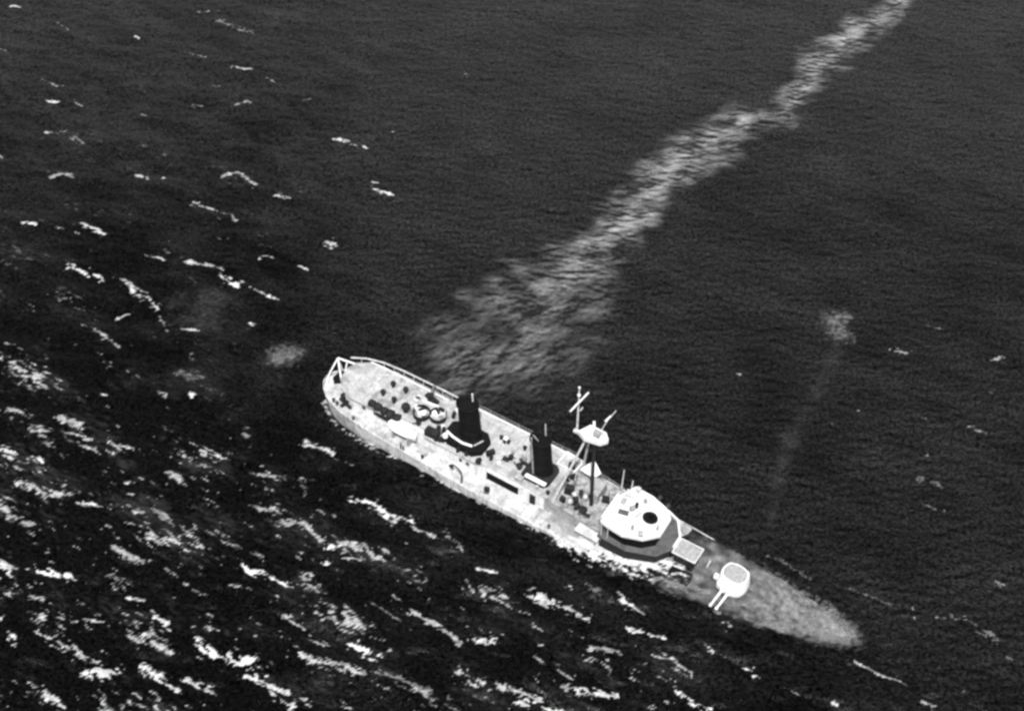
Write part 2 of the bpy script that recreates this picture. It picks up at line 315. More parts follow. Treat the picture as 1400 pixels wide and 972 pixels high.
f_b1 = field(GX.shape, 0.42, 0.32, R(-31), 41)
for k, (xc, yc, rc) in enumerate(PATCH):
    v = 1 - sst(-0.1, 1.35, np.hypot(GX - xc, (GY - yc) * 0.8) / rc + 0.22 * f_b1 + 0.25 * wob)
    slick_v = np.maximum(slick_v, v * PATCH_GAIN[k] * np.clip(0.7 + 0.3 * f_fine, 0.2, 1.2))
TR = np.array(TRAIL); fb = field(GX.shape, 1.4, 1.0, 0, 44)
for (xa, ya, wa), (xb, yb, wb) in zip(TR[:-1], TR[1:]):
    d = np.array([xb - xa, yb - ya]); t = np.clip(((GX - xa) * d[0] + (GY - ya) * d[1]) / (d @ d), 0, 1)
    dist = np.hypot(GX - xa - t * d[0], (GY - ya - t * d[1]) * 0.8); w = wa + (wb - wa) * t
    slick_v = np.maximum(slick_v, 0.045 * np.clip(0.6 + 0.4 * fb, 0.0, 1.5) * (1 - sst(0.0, 1.6, dist / w + 0.25 * f_b1)))
# water over the drowned foredeck: clear enough to see the deck, patchy with foam
LX = (GX - SHIP_O.x) * math.cos(R(31.9)) - (GY - SHIP_O.y) * math.sin(R(31.9))
LY = (GX - SHIP_O.x) * math.sin(R(31.9)) + (GY - SHIP_O.y) * math.cos(R(31.9))
hb = np.interp(LX, [a for a, b in STN], [b for a, b in STN])
inside = 1 - sst(-0.6, 0.5, np.abs(LY + 0.1) - hb + 0.25 * f_med)
bowz = sst(12.0, 18.0, LX) * (1 - sst(37.2, 37.9, LX))
clear = inside * bowz * np.clip(0.88 + 0.16 * field(GX.shape, 1.1, 0.7, R(-31), 43), 0.15, 1.25)
f_b2 = field(GX.shape, 2.2, 1.4, R(-31), 42)
bowfoam = clear * np.clip(0.10 + 0.62 * sst(21, 33, LX) + (0.24 + 0.46 * sst(22, 28, LX)) * f_b1 + 0.08 * f_b2 * sst(18, 25, LX), 0, 1.1)
tip = 1 - sst(0.4, 1.2, np.hypot((LX - 34.6) / 3.4, (LY + 0.1) / 2.0) + 0.15 * f_b1)
bowfoam = np.maximum(bowfoam, 1.25 * tip * np.clip(0.85 + 0.3 * f_b1, 0.3, 1.3))
soft = np.maximum(np.maximum(slick_v, bowfoam), haze_f)
zw = SHIP_O.z - LX * math.sin(R(4.2)); side = -LY - hb * 0.985 + 0.07 * zw
wl = (1 - sst(0.1, 0.75, np.abs(side + 0.05) + 0.30 * f_fine + 0.15 * spk)) * (LX > -38.5) * (LX < 14) * (LY < 0)
foam = np.maximum(foam, 0.85 * wl * np.clip(0.55 + 0.6 * f_med + 0.3 * spk, 0, 1))
# painted sky reflection: dim to windward, bright and rippled in the lee, far off
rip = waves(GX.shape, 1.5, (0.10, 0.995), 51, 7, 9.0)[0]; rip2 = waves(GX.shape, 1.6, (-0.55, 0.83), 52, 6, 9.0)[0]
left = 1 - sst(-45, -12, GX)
sky_sheen = 0.27 + 0.28 * lee + 0.50 * sst(140, 245, GY) - 0.17 * left * (1 - sst(215, 262, GY)) + 0.07 * f_big
sky_sheen = np.clip(sky_sheen * (1 + (0.10 + 0.16 * lee) * rip), 0.15, 1.2)
# keep the swell from breaking through the low decks amidships
Zs = 1 - 0.75 * sst(0.0, 1.5, hb + 0.8 - np.abs(LY)) * (np.abs(LX) < 37)
Z *= Zs

co = np.stack([PX, PY, Z], -1)
ddx = np.gradient(co, axis=1); ddy = np.gradient(co, axis=0); nn = np.cross(ddx, ddy); nn /= np.linalg.norm(nn, axis=-1, keepdims=True)

def sea_material():
    m = bpy.data.materials.new('sea_water'); m.use_nodes = True; t = m.node_tree; N = t.nodes; L = t.links
    b = N["Principled BSDF"]; outn = N["Material Output"]
    def math_(op, a, b_=None, clamp=False):
        n = N.new("ShaderNodeMath"); n.operation = op; n.use_clamp = clamp
        for i, q in enumerate((a, b_)):
            if q is None: continue
            if isinstance(q, (int, float)): n.inputs[i].default_value = q
            else: L.new(q, n.inputs[i])
        return n.outputs[0]
    def noise(scale, detail, vec, dist=0.0, rough=0.6):
        n = N.new("ShaderNodeTexNoise"); n.inputs['Scale'].default_value = scale; n.inputs['Detail'].default_value = detail
        n.inputs['Distortion'].default_value = dist; n.inputs['Roughness'].default_value = rough; L.new(vec, n.inputs['Vector']); return n.outputs[0]
    def mapr(x, a, b_, c, d):
        n = N.new("ShaderNodeMapRange"); n.interpolation_type = 'SMOOTHSTEP'
        for i, q in enumerate((a, b_, c, d)): n.inputs[i + 1].default_value = q
        L.new(x, n.inputs[0]); return n.outputs[0]
    geo = N.new("ShaderNodeNewGeometry"); pos = geo.outputs['Position']
    mp = N.new("ShaderNodeMapping"); mp.inputs['Rotation'].default_value = (0, 0, R(28)); mp.inputs['Scale'].default_value = (0.32, 1.0, 1.0); L.new(pos, mp.inputs[0])
    def attr(n_):
        a = N.new("ShaderNodeAttribute"); a.attribute_name = n_; return a.outputs['Fac']
    fo = attr('foam'); so = attr('soft'); cl = attr('clear'); fi = attr('sky_sheen')
    n_f = noise(3.6, 8, mp.outputs[0], 0.2, 0.8); n_g = noise(5.0, 6, pos, 0.0, 0.75)
    mp3 = N.new('ShaderNodeMapping'); mp3.inputs['Rotation'].default_value = (0, 0, R(-12)); mp3.inputs['Scale'].default_value = (0.45, 1.0, 1.0); L.new(pos, mp3.inputs[0])
    n_r = noise(2.2, 5, mp3.outputs[0], 0.4, 0.7)
    # hard foam: the attribute eaten away by fine noise
    ff = math_('ADD', fo, math_('MULTIPLY', math_('SUBTRACT', n_f, 0.5), 1.9))
    ff = mapr(ff, 0.22, 1.10, 0.0, 1.0)
    ff = math_('MULTIPLY', ff, mapr(fo, 0.03, 0.22, 0, 1))
    ff = math_('MULTIPLY', ff, mapr(n_g, 0.25, 0.65, 0.35, 1.0))
    ff = math_('MULTIPLY', ff, mapr(fo, 0.25, 0.95, 0.42, 1.1))
    # soft foam: thin veil, never solid
    sf = math_('MULTIPLY', so, mapr(n_r, 0.32, 0.70, 0.75, 1.2))
    sf = math_('MULTIPLY', sf, mapr(n_g, 0.30, 0.72, 0.5, 1.3))
    sf = math_('MULTIPLY', sf, mapr(n_f, 0.25, 0.75, 0.8, 1.2))
    sf = math_('MULTIPLY', sf, SOFT_GAIN)
    tot = math_('MAXIMUM', ff, sf, True)
    mp4 = N.new('ShaderNodeMapping'); mp4.inputs['Scale'].default_value = (0.75, 1.0, 1.0); L.new(pos, mp4.inputs[0])
    # water colour with fine flecks
    n_w = noise(0.05, 3, pos); fl = noise(2.8, 3, mp4.outputs[0], 0.0, 0.9)
    wat = math_('MULTIPLY', math_('MULTIPLY', mapr(n_w, 0.3, 0.7, 0.75, 1.25), fi), WATER_V)  # water's own tone scaled by the same painted reflection
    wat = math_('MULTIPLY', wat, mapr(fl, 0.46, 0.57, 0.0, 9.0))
    mx = N.new("ShaderNodeMix"); mx.data_type = 'FLOAT'; L.new(tot, mx.inputs[0]); L.new(wat, mx.inputs[2]); mx.inputs[3].default_value = 0.82
    L.new(mx.outputs[0], b.inputs['Base Color'])
    rg = mapr(tot, 0.0, 0.6, 0.22, 0.85); L.new(rg, b.inputs['Roughness'])
    b.inputs['IOR'].default_value = 1.45
    gr = noise(2.5, 3, pos, 0.0, 0.95)
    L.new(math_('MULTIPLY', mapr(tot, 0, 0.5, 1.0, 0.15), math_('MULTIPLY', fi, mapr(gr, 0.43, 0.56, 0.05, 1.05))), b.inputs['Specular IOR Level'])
    # ripples
    mp2 = N.new("ShaderNodeMapping"); mp2.inputs['Rotation'].default_value = (0, 0, R(3)); mp2.inputs['Scale'].default_value = (0.22, 1.0, 1.0); L.new(pos, mp2.inputs[0])
    r1 = noise(1.6, 5, mp2.outputs[0], 0.6, 0.65); r2 = noise(4.5, 4, pos, 0.2, 0.7)
    hh = math_('ADD', math_('MULTIPLY', r1, 0.10), math_('MULTIPLY', r2, 0.06)); hh = math_('ADD', hh, math_('MULTIPLY', tot, 0.12))
    bp = N.new("ShaderNodeBump"); bp.inputs['Strength'].default_value = 1.0; bp.inputs['Distance'].default_value = 0.9
    L.new(hh, bp.inputs['Height']); L.new(bp.outputs[0], b.inputs['Normal'])
    tr = N.new("ShaderNodeBsdfTransparent"); tr.inputs[0].default_value = (0.8, 0.8, 0.8, 1)
    ms = N.new("ShaderNodeMixShader")
    k = math_('MULTIPLY', math_('MULTIPLY', cl, 0.66), math_('SUBTRACT', 1.0, tot))
    L.new(k, ms.inputs[0]); L.new(b.outputs[0], ms.inputs[1]); L.new(tr.outputs[0], ms.inputs[2]); L.new(ms.outputs[0], outn.inputs[0])
    return m
WATER_V = 0.0024; SOFT_GAIN = 0.285
M['sea'] = sea_material()

def grid_object(name, mask):
    """faces of the one sea surface picked by a mask become an object of their own"""
    J, I = np.nonzero(mask); a = J * NX + I
    quads = np.stack([a, a + 1, a + NX + 1, a + NX], 1)
    used, inv = np.unique(quads, return_inverse=True); inv = inv.reshape(-1)
    me = bpy.data.meshes.new(name); nv = len(used); nf = len(quads)
    me.vertices.add(nv); me.vertices.foreach_set('co', co.reshape(-1, 3)[used].astype(np.float32).ravel())
    me.loops.add(nf * 4); me.loops.foreach_set('vertex_index', inv.astype(np.int32))
    me.polygons.add(nf); me.polygons.foreach_set('loop_start', np.arange(0, nf * 4, 4, dtype=np.int32))
    me.polygons.foreach_set('use_smooth', np.ones(nf, bool))
    for nm, arr in (('foam', foam), ('soft', soft), ('clear', clear), ('sky_sheen', sky_sheen)):
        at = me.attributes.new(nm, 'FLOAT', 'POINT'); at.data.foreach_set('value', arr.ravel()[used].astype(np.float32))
    me.update(calc_edges=True); me.validate()
    me.normals_split_custom_set_from_vertices(nn.reshape(-1, 3)[used].tolist())
    me.materials.append(M['sea'])
    o = bpy.data.objects.new(name, me); C.objects.link(o); return o
def facemean(a): return 0.25 * (a[:-1, :-1] + a[1:, :-1] + a[:-1, 1:] + a[1:, 1:])
near_ship = facemean(((np.abs(LY) < hb + 3.0) & (np.abs(LX) < 40)).astype(float)) > 0.5
fm = facemean(foam); sm_ = facemean(slick * (slick_v > 0.03))
pm = np.zeros_like(fm, bool); XM = facemean(GX); YM = facemean(GY)
m_wash = (near_ship & (fm > 0.35)) | (facemean(bowfoam) > 0.10)
m_slick = (sm_ > 0.25) & ~m_wash & (facemean(nrm) > 118)
m_caps = (fm > 0.40) & ~m_wash & ~m_slick
m_patch = np.zeros_like(fm, bool)
for (xc, yc, rc) in PATCH: m_patch |= np.hypot(XM - xc, (YM - yc) * 0.8) < rc * 0.95
m_patch &= ~(m_wash | m_slick | m_caps)
m_sea = ~(m_wash | m_slick | m_caps | m_patch)
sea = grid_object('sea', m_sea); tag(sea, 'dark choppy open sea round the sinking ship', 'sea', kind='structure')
tag(grid_object('whitecaps', m_caps), 'white breaking wave crests streaked across the dark water', 'foam', kind='stuff')
tag(grid_object('pale_slick', m_slick), 'long pale streaky slick trailing from the ship to the top right corner', 'slick', kind='stuff')
tag(grid_object('hull_wash', m_wash), 'foam washing over the drowned foredeck and along the near hull side', 'foam', kind='stuff')
tag(grid_object('pale_patches', m_patch), 'small faint pale patches of disturbed water away from the ship', 'foam', kind='stuff')
# the rest of the ocean out to the horizon, butted to the edge of the detailed sheet
mb = MB(); O_ = 15000.0
xs = [-O_, X0, X1, O_]; ys = [-O_, Y0, Y1, O_]
vv = [(x, y, 0) for y in ys for x in xs]
mb.add(vv, [(j * 4 + i, j * 4 + i + 1, j * 4 + i + 5, j * 4 + i + 4) for j in range(3) for i in range(3) if not (i == 1 and j == 1)])
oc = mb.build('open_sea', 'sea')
at = oc.data.attributes.new('sky_sheen', 'FLOAT', 'POINT'); at.data.foreach_set('value', [0.24 if y <= Y0 else 0.70 for y in ys for x in xs])
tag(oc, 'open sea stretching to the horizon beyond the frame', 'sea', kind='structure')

# ------------------------------------------------------------------ the ship (local frame: x to the bow, y to port, z up from the main deck)
ship = bpy.data.objects.new('warship', None); C.objects.link(ship); ship_pose(ship)
tag(ship, 'grey two-funnelled warship sinking by the bow with its foredeck under water', 'warship')

# hull
sec = [(1.0, 0.10), (1.0, 0.0), (0.985, -1.2), (0.95, -2.6), (0.80, -4.2), (0.42, -5.3), (0.03, -5.6)]
mb = MB(); prof = []
for x, b in STN:
    rk = 0.35 * max(0, (x - 30) / 7.5); st = 0.55 * max(0, (-33 - x) / 5)
    ring = [(x - (rk + st * -1) * (-z) * 0.35, max(b * k, 0.02), z) for k, z in sec]
    prof.append(ring + [(a, -y, z) for a, y, z in reversed(ring)])
n = len(prof[0]); vs_ = [q for r in prof for q in r]; fs_ = []
for i in range(len(prof) - 1):
    for k in range(n - 1): fs_.append((i * n + k, i * n + k + 1, (i + 1) * n + k + 1, (i + 1) * n + k))
mb.add(vs_, fs_, True); hull = mb.build('hull', 'hull', ship)
# main deck, a little below the gunwale, cambered
mb = MB(); vs_ = []; fs_ = []; xs = np.linspace(-38.1, 37.3, 90); cols = np.linspace(-1, 1, 11)
for x in xs:
    b = max(half_beam(x) - 0.05, 0.02)
    for c in cols: vs_.append((x, b * c, -0.04 + 0.12 * (1 - c * c)))
for i in range(len(xs) - 1):
    for k in range(10): fs_.append((i * 11 + k, (i + 1) * 11 + k, (i + 1) * 11 + k + 1, i * 11 + k + 1))
mb.add(vs_, fs_, True); deck = mb.build('main_deck', 'deck', ship)
# gunwale bar round the deck edge
for s in (-1, 1):
    mb = MB(); mb.tube([(x, s * max(b, 0.05), 0.13) for x, b in STN], 0.07, n=6); mb.build('gunwale', 'hull', hull)
# railing builder: each stanchion and wire thin
def railing(pts, parent, h=0.95, step=1.9, r=0.028, m='pale', wires=2, name='railing'):
    mb = MB(); P = [Vector(p) for p in pts]
    for a, b in zip(P[:-1], P[1:]):
        k = max(1, int((b - a).length / step))
        for i in range(k + 1):
            q = a.lerp(b, i / k); mb.tube([q, q + Vector((0, 0, h))], r, n=5)
        for w in range(wires):
            z = h * (1 - 0.45 * w); mb.tube([a + Vector((0, 0, z)), b + Vector((0, 0, z))], r * 0.8, n=5)
    return mb.build(name, m, parent)

# ---- long deckhouse; its roof is the boat deck
HZ = 2.3
def slab(poly, z0, z1, name, m, parent, label=None): return MB().prism(poly, z0, z1).build(name, m, parent, label)
aft_wall = [(-34.6, -0.6), (-33.6, -2.0), (-32.2, -2.35), (-19.0, -2.35), (-19.0, 3.4), (-32.6, 3.4), (-34.2, 2.9), (-34.9, 1.2)]
house_a = MB().prism(aft_wall, 0.0, HZ).build('aft_deckhouse', 'wall', ship)
aft_roof = [(-35.2, -0.7), (-34.0, -2.15), (-32.3, -2.8), (-25.6, -2.75), (-25.0, -2.1), (-21.2, -2.0), (-20.6, -2.9), (-18.0, -2.95), (-18.0, 4.75), (-20.2, 4.7), (-21.2, 3.75), (-31.5, 3.75), (-33.6, 3.5), (-35.0, 2.5), (-35.5, 1.2)]
slab(aft_roof, HZ, HZ + 0.16, 'boat_deck', 'house_deck', house_a)
mid_wall = [(-18.99, -2.7), (-3.0, -2.7), (-3.0, 3.9), (-18.99, 3.9)]
house_m = MB().prism(mid_wall, 0.0, HZ).build('midship_deckhouse', 'wall', ship)
mid_roof = [(-17.98, -2.9), (-13.0, -2.95), (-11.6, -2.6), (-6.2, -2.6), (-2.6, -2.7), (-2.6, 4.85), (-17.98, 4.75)]
slab(mid_roof, HZ + 0.003, HZ + 0.163, 'boat_deck', 'house_deck', house_m)
MB().tube([(-17.9, 4.72, 2.5), (-2.7, 4.82, 2.5)], 0.09, n=6).build('deck_edge_bar', 'white', house_m)
# port posts carrying the overhanging boat deck
for x in np.arange(-18, -3, 3.0): MB().tube([(x, 4.55, 0.05), (x, 4.55, HZ)], 0.07, n=6).build('deck_post', 'pale', house_a if x < -18.5 else house_m)
# openings in the starboard wall
for x, w, z, h in ((-15.25, 0.42, 1.35, 0.55), (-14.2, 0.42, 1.3, 0.55), (-30.4, 0.5, 1.2, 0.5), (-28.6, 0.5, 1.2, 0.5)):
    MB().box((x, -2.70 if x > -19 else -2.36, z), (w, 0.14, h)).build('window', 'glass', house_m if x > -19 else house_a)
door = MB().box((-9.0, -2.74, 1.25), (4.6, 0.16, 1.55)).build('long_opening', 'soot_and_shade', house_m, 'long dark opening in the deckhouse side')
MB().box((-8.8, -2.83, 2.1), (5.0, 0.22, 0.09)).build('awning_ledge', 'pale', house_m)
MB().box((-4.6, -2.75, 1.0), (0.8, 0.14, 1.7)).build('door', 'dark', house_m)
MB().box((-12.9, -2.74, 1.0), (0.12, 0.14, 1.8)).build('drain_pipe', 'pale', house_m)
# port side rail of the boat deck and outer bulwark
MB().tube([(-36.3, 3.0, 2.2), (-34.4, 4.0, 2.25), (-32, 4.6, 2.3), (-29, 4.85, 2.3), (-24, 4.95, 2.3), (-18.2, 4.98, 2.3)], 0.11, n=6).build('port_rail_bar', 'pale', ship)
for x in np.arange(-35, -18, 1.5): MB().tube([(x, half_beam(x) - 0.1, 0.05), (x, np.interp(x, [-36.3, -34.4, -32, -29, -18.2], [3.0, 4.0, 4.6, 4.85, 4.98]), 2.2)], 0.06, n=5).build('rail_post', 'pale', ship)
MB().box((-25.5, 4.3, 1.9), (9.5, 0.45, 0.08), rz=0.01).build('gap_shade_strip', 'plate_grey', house_a)  # strip put in to darken the gap inside the port rail, as shade
MB().tube([(-33.4, 3.55, HZ + 0.3), (-31.5, 3.7, HZ + 0.3), (-21.3, 3.7, HZ + 0.3)], 0.09, n=6).build('deck_edge_bar', 'white', house_a)
railing([(-17.6, 4.65, HZ + 0.16), (-2.8, 4.75, HZ + 0.16)], house_m, r=0.022)
railing([(-33.5, -3.75, 0.1), (-29, -4.3, 0.1), (-24, -4.55, 0.1)], ship, r=0.02)

# ---- stern: gantry of pale bars over a dark well
MB().prism([(-37.4, 0.3), (-36.6, -0.5), (-35.7, 0.2), (-35.75, 2.7), (-36.6, 2.5), (-37.3, 1.6)], 0.05, 0.14).build('stern_well', 'soot_and_shade', ship, 'dark open well in the stern deck')
g = MB().tube([(-36.1, 0.5, 0.1), (-37.5, 1.8, 2.5)], 0.13, n=6).build('stern_gantry', 'white', ship)
for a, b, r in (((-37.5, 1.8, 2.5), (-35.0, 2.6, 2.0), 0.13), ((-37.5, 1.8, 2.5), (-37.8, 0.2, 0.8), 0.11), ((-37.8, 0.2, 0.8), (-37.3, -1.3, 0.12), 0.10),
                ((-37.5, 1.8, 2.5), (-37.0, 2.0, 0.1), 0.09), ((-36.4, 2.3, 1.9), (-36.3, 1.4, 0.15), 0.10)):
    MB().tube([a, b], r, n=6).build('gantry_bar', 'white', g)
for x, y in ((-34.9, -2.9), (-34.2, -3.1), (-31, -3.9), (-20, -4.3), (-1, -4.7)):
    MB().lathe([(0.16, 0), (0.16, 0.4), (0.22, 0.42), (0.22, 0.52)], (x, y, 0.02), 10).build('bollard', 'gunmetal', ship)
MB().lathe([(0.5, 0), (0.5, 0.5), (0.35, 0.55), (0.35, 0.8), (0.5, 0.85), (0.5, 0.95)], (-33.9, -1.9, 0.0), 14).build('capstan', 'dark', ship)
w = MB().box((-33.2, -2.6, 0.5), (2.2, 0.35, 0.3), rz=-0.25).box((-33.2, -2.6, 0.5), (0.35, 1.6, 0.3), rz=-0.25).build('winch', 'dark', ship)

# ---- fittings on the after boat deck
DZ = HZ + 0.16
def ventilator(x, y, h, r, m='dark', z=DZ, parent=None):
    v = MB().lathe([(r * 0.8, 0), (r * 0.8, h * 0.6), (r, h * 0.65)], (x, y, z), 12).build('ventilator', m, parent or house_a)
    MB().lathe([(r, 0), (r * 1.45, h * 0.08), (r * 1.3, h * 0.28), (r * 0.5, h * 0.4)], (x, y, z + h * 0.65), 12).build('cowl', m, v)
    return v
for x, y in ((-28.6, 1.75), (-28.9, -0.1), (-26.7, 1.85), (-27.0, -0.35)): ventilator(x, y, 0.95, 0.26)
ventilator(-24.9, -0.75, 1.3, 0.42); ventilator(-22.3, -1.7, 0.8, 0.25)
# dark canvas-covered raft stack along the starboard edge
rs = MB()
for k in range(5): rs.lathe([(0.34, 0), (0.52 + 0.08 * (k % 2), 0.15), (0.5 + 0.05 * k, 0.8), (0.34, 0.95)], (-29.6 + k * 0.98, -2.25 - 0.03 * k, DZ + 0.3 - 0.04 * k), 10, (1, 0.06 - 0.05 * (k % 3), 0))
rs.box((-26.6, -2.55, 1.9), (3.2, 0.35, 1.1), rz=-0.02)
rs.build('canvas_roll', 'dark', house_a)
def aa_gun(x, y, rz, tub=True, shield=True):
    t = MB().lathe([(0.55, 0), (0.45, 0.2), (0.22, 0.25), (0.2, 0.9)], (x, y, DZ), 14).build('antiaircraft_gun', 'gunmetal', ship)
    c, s = math.cos(rz), math.sin(rz); L_ = lambda a, b, z: (x + a * c - b * s, y + a * s + b * c, DZ + z)
    MB().box(L_(0, 0, 1.0), (0.7, 0.45, 0.4), rz).build('breech', 'gunmetal', t)
    for q in (-0.14, 0.14): MB().tube([L_(0.3, q, 1.1), L_(2.1, q, 1.75)], 0.065, 0.045, n=7).build('barrel', 'gunmetal', t)
    if shield: MB().prism([L_(0.3, -0.85, 0)[:2], L_(0.75, -0.7, 0)[:2], L_(0.75, 0.7, 0)[:2], L_(0.3, 0.85, 0)[:2], L_(0.25, 0.8, 0)[:2], L_(0.66, 0.62, 0)[:2], L_(0.66, -0.62, 0)[:2], L_(0.25, -0.8, 0)[:2]], DZ + 0.35, DZ + 1.45).build('shield', 'white', t)
    if tub:
        ring = [(x + 1.15 * math.cos(a), y + 1.15 * math.sin(a)) for a in np.linspace(0, 2 * math.pi, 21)[:-1]]
        MB().rim(ring, DZ - 0.0, DZ + 0.75, 0.09).build('gun_tub', 'dark', t)
    if shield: MB().lathe([(0.05, -0.36), (0.62, -0.22), (0.78, 0.0), (0.6, 0.26), (0.1, 0.4)], (x - 0.05, y - 0.1, DZ + 0.75), 14, sx=1.05, sy=0.75).build('gun_cover', 'canvas', t)
    return t
aa_gun(-22.9, -0.1, -2.2); aa_gun(-20.9, 0.7, -0.6); aa_gun(-23.2, 2.6, 1.9, tub=False, shield=False)
MB().box((-22.6, 1.55, DZ + 0.45), (2.3, 0.22, 0.8), rz=0.12).build('splinter_screen', 'white', house_a)
MB().box((-23.2, 2.7, DZ + 0.22), (2.1, 0.7, 0.4), rz=-0.25).build('ammunition_locker', 'dark', house_a)
for x, y, a in ((-19.3, 1.9, 0.3), (-19.0, -0.9, 0.4), (-18.4, -0.6, -0.2)): MB().box((x, y, DZ + 0.35), (0.4, 0.75, 0.7), rz=a).build('ready_locker', 'dark', house_a)
MB().box((-19.9, -2.1, DZ + 0.5), (1.9, 1.1, 1.0), rz=0.05).build('machinery_casing', 'dark', house_a, bevel=0.08)

clut = random.Random(19)
for k in range(26):
    x, y = ((clut.uniform(-25.6, -18.6), clut.uniform(-1.9, 3.4)) if k % 2 else (clut.uniform(-12.6, -2.8), clut.uniform(-2.3, 3.8)))
    hh = clut.uniform(0.2, 0.8); m_ = clut.choice(['dark', 'gunmetal', 'grey', 'white', 'plate_grey'])
    par = house_a if x < -18 else house_m
    if k % 5 == 0: MB().tube([(x, y, DZ + 0.1), (x + clut.uniform(-1.2, 1.2), y + clut.uniform(-0.8, 0.8), DZ + 0.1)], 0.1, n=6).build('spar', m_, par)
    elif k % 5 == 1: MB().lathe([(0.26, 0), (0.26, hh * 0.5), (0.34, hh * 0.6), (0.12, hh * 0.8)], (x, y, DZ), 10).build('mushroom_vent', m_, par)
    else: MB().box((x, y, DZ + hh / 2), (clut.uniform(0.25, 1.1), clut.uniform(0.2, 0.6), hh), rz=clut.uniform(0, 3), taper=clut.uniform(0.7, 1)).build('deck_gear', m_, par)
for k in range(9):
    x = clut.uniform(-19.8, -12.5); MB().box((x, -2.35 + clut.uniform(-0.25, 0.2), DZ + 0.3), (clut.uniform(0.3, 0.9), clut.uniform(0.3, 0.6), clut.uniform(0.4, 0.9)), rz=clut.uniform(0, 3), taper=0.85).build('deck_gear', 'dark', house_a if x < -18 else house_m)  # dark boxes stand for gear and the shadows along the casing

# ---- funnels
def funnel(x, y, rx, ry, z0, z1, rake, casing, pipe_side):
    f = MB()
    n = 28; zs = np.linspace(z0, z1, 7); vs_ = []
    for z in zs:
        o = rake * (z - z0); k = 1.06 - 0.08 * (z - z0) / (z1 - z0)
        for a in range(n): vs_.append((x + o + rx * k * math.cos(2 * math.pi * a / n), y + ry * k * math.sin(2 * math.pi * a / n), z))
    f.add(vs_, [(i * n + a, i * n + (a + 1) % n, (i + 1) * n + (a + 1) % n, (i + 1) * n + a) for i in range(6) for a in range(n)], True)
    f = f.build('funnel', 'black', ship)
    o = rake * (z1 - z0)
    MB().lathe([(1.02, -0.3), (1.09, -0.25), (1.09, 0.05), (0.96, 0.06), (0.94, -0.7)], (x + o, y, z1), 28, sx=rx, sy=ry, cap=False).build('funnel_cap', 'black', f)
    MB().lathe([(0.3, 0), (0.95, 0.01)], (x + o, y, z1 - 0.7), 28, sx=rx, sy=ry).build('funnel_throat', 'soot_and_shade', f)
    for q in (0.33, 0.66):
        z = z0 + (z1 - z0) * q; k = 1.07 - 0.08 * q
        MB().lathe([(k, 0), (k, 0.1)], (x + rake * (z - z0), y, z), 28, sx=rx, sy=ry, cap=False).build('funnel_band', 'dark', f)
    if pipe_side is not None:
        px = x + pipe_side * 0.9; py = y - ry * 0.95
        MB().tube([(px, py, z0), (px + o, py, z1 + 0.1), (px + o, py, z1 + 0.9)], 0.11, n=8).build('steam_pipe', 'grey', f)
    return f
f1 = funnel(-15.5, 0.2, 1.40, 1.20, DZ, 8.9, -0.10, None, None)
f2 = funnel(-5.2, 0.55, 1.32, 1.15, DZ, 8.7, -0.09, None, -0.75)
MB().tube([(-16.0, 1.2, 8.4), (-16.1, 1.2, 9.8)], 0.09, n=6).build('steam_whistle', 'white', f1)
MB().tube([(-5.6, 1.5, 8.5), (-5.8, 1.6, 10.4)], 0.08, n=6).build('steam_whistle', 'pale', f2)
MB().tube([(-5.9, 0.2, 8.6), (-6.4, -0.2, 9.8)], 0.06, n=6).build('stay_rod', 'pale', f2)
# casing under the after funnel: dark, with a pale ledge on its near side
c1 = MB().prism([(-18.6, -1.7), (-17.6, -2.3), (-13.9, -2.3), (-12.9, -1.4), (-12.9, 0.6), (-13.8, 1.4), (-17.4, 1.4), (-18.6, 0.6)], DZ, DZ + 0.95).build('funnel_casing', 'black', ship)
MB().tube([(-18.3, -1.2, DZ + 1.05), (-17.2, -1.55, DZ + 1.05), (-15.6, -1.75, DZ + 1.05), (-14.3, -1.5, DZ + 1.05)], 0.16, n=6).build('casing_ledge', 'white', c1)
MB().tube([(-14.2, -1.3, DZ + 1.0), (-13.4, -0.3, DZ + 1.5)], 0.08, n=6).build('casing_rail', 'pale', c1)
MB().lathe([(0.35, 0), (0.35, 0.4), (0.2, 0.55)], (-18.0, -2.0, DZ + 0.95), 10).build('mushroom_vent', 'white', c1)
c2 = MB().prism([(-7.2, -1.3), (-6.6, -1.6), (-3.9, -1.6), (-3.4, -1.0), (-3.4, 1.6), (-4.0, 2.1), (-6.6, 2.1), (-7.2, 1.6)], DZ, DZ + 0.55).build('funnel_casing', 'dark', ship)
MB().box((-5.1, -1.35, DZ + 0.62), (2.9, 0.55, 0.12)).build('casing_ledge', 'white', c2)
# fittings between the funnels
for x, y, dx, dy, h, a in ((-12.3, 2.2, 0.5, 0.3, 0.6, 0.5), (-11.6, 1.9, 0.4, 0.35, 0.6, 0.0), (-11.2, 2.1, 0.3, 0.5, 0.5, -0.3), (-12.1, -0.7, 0.5, 1.1, 0.8, -0.55), (-11.6, -1.3, 0.4, 0.4, 0.7, 0.2)):
    MB().box((x, y, DZ + h / 2), (dx, dy, h), rz=a).build('ready_locker', 'dark', house_m)
for x, y, h, r in ((-9.5, 0.05, 0.9, 0.24), (-8.9, 2.3, 0.7, 0.2), (-9.8, 1.0, 0.5, 0.18), (-8.6, 0.9, 0.45, 0.16), (-7.9, -0.6, 0.9, 0.3), (-2.9, -2.0, 0.6, 0.2), (-4.5, -1.95, 0.5, 0.18)): ventilator(x, y, h, r, 'grey' if h < 0.6 else 'dark', parent=house_m)
MB().box((-7.0, -2.05, DZ + 0.3), (1.0, 0.7, 0.6)).build('skylight', 'grey', house_m)

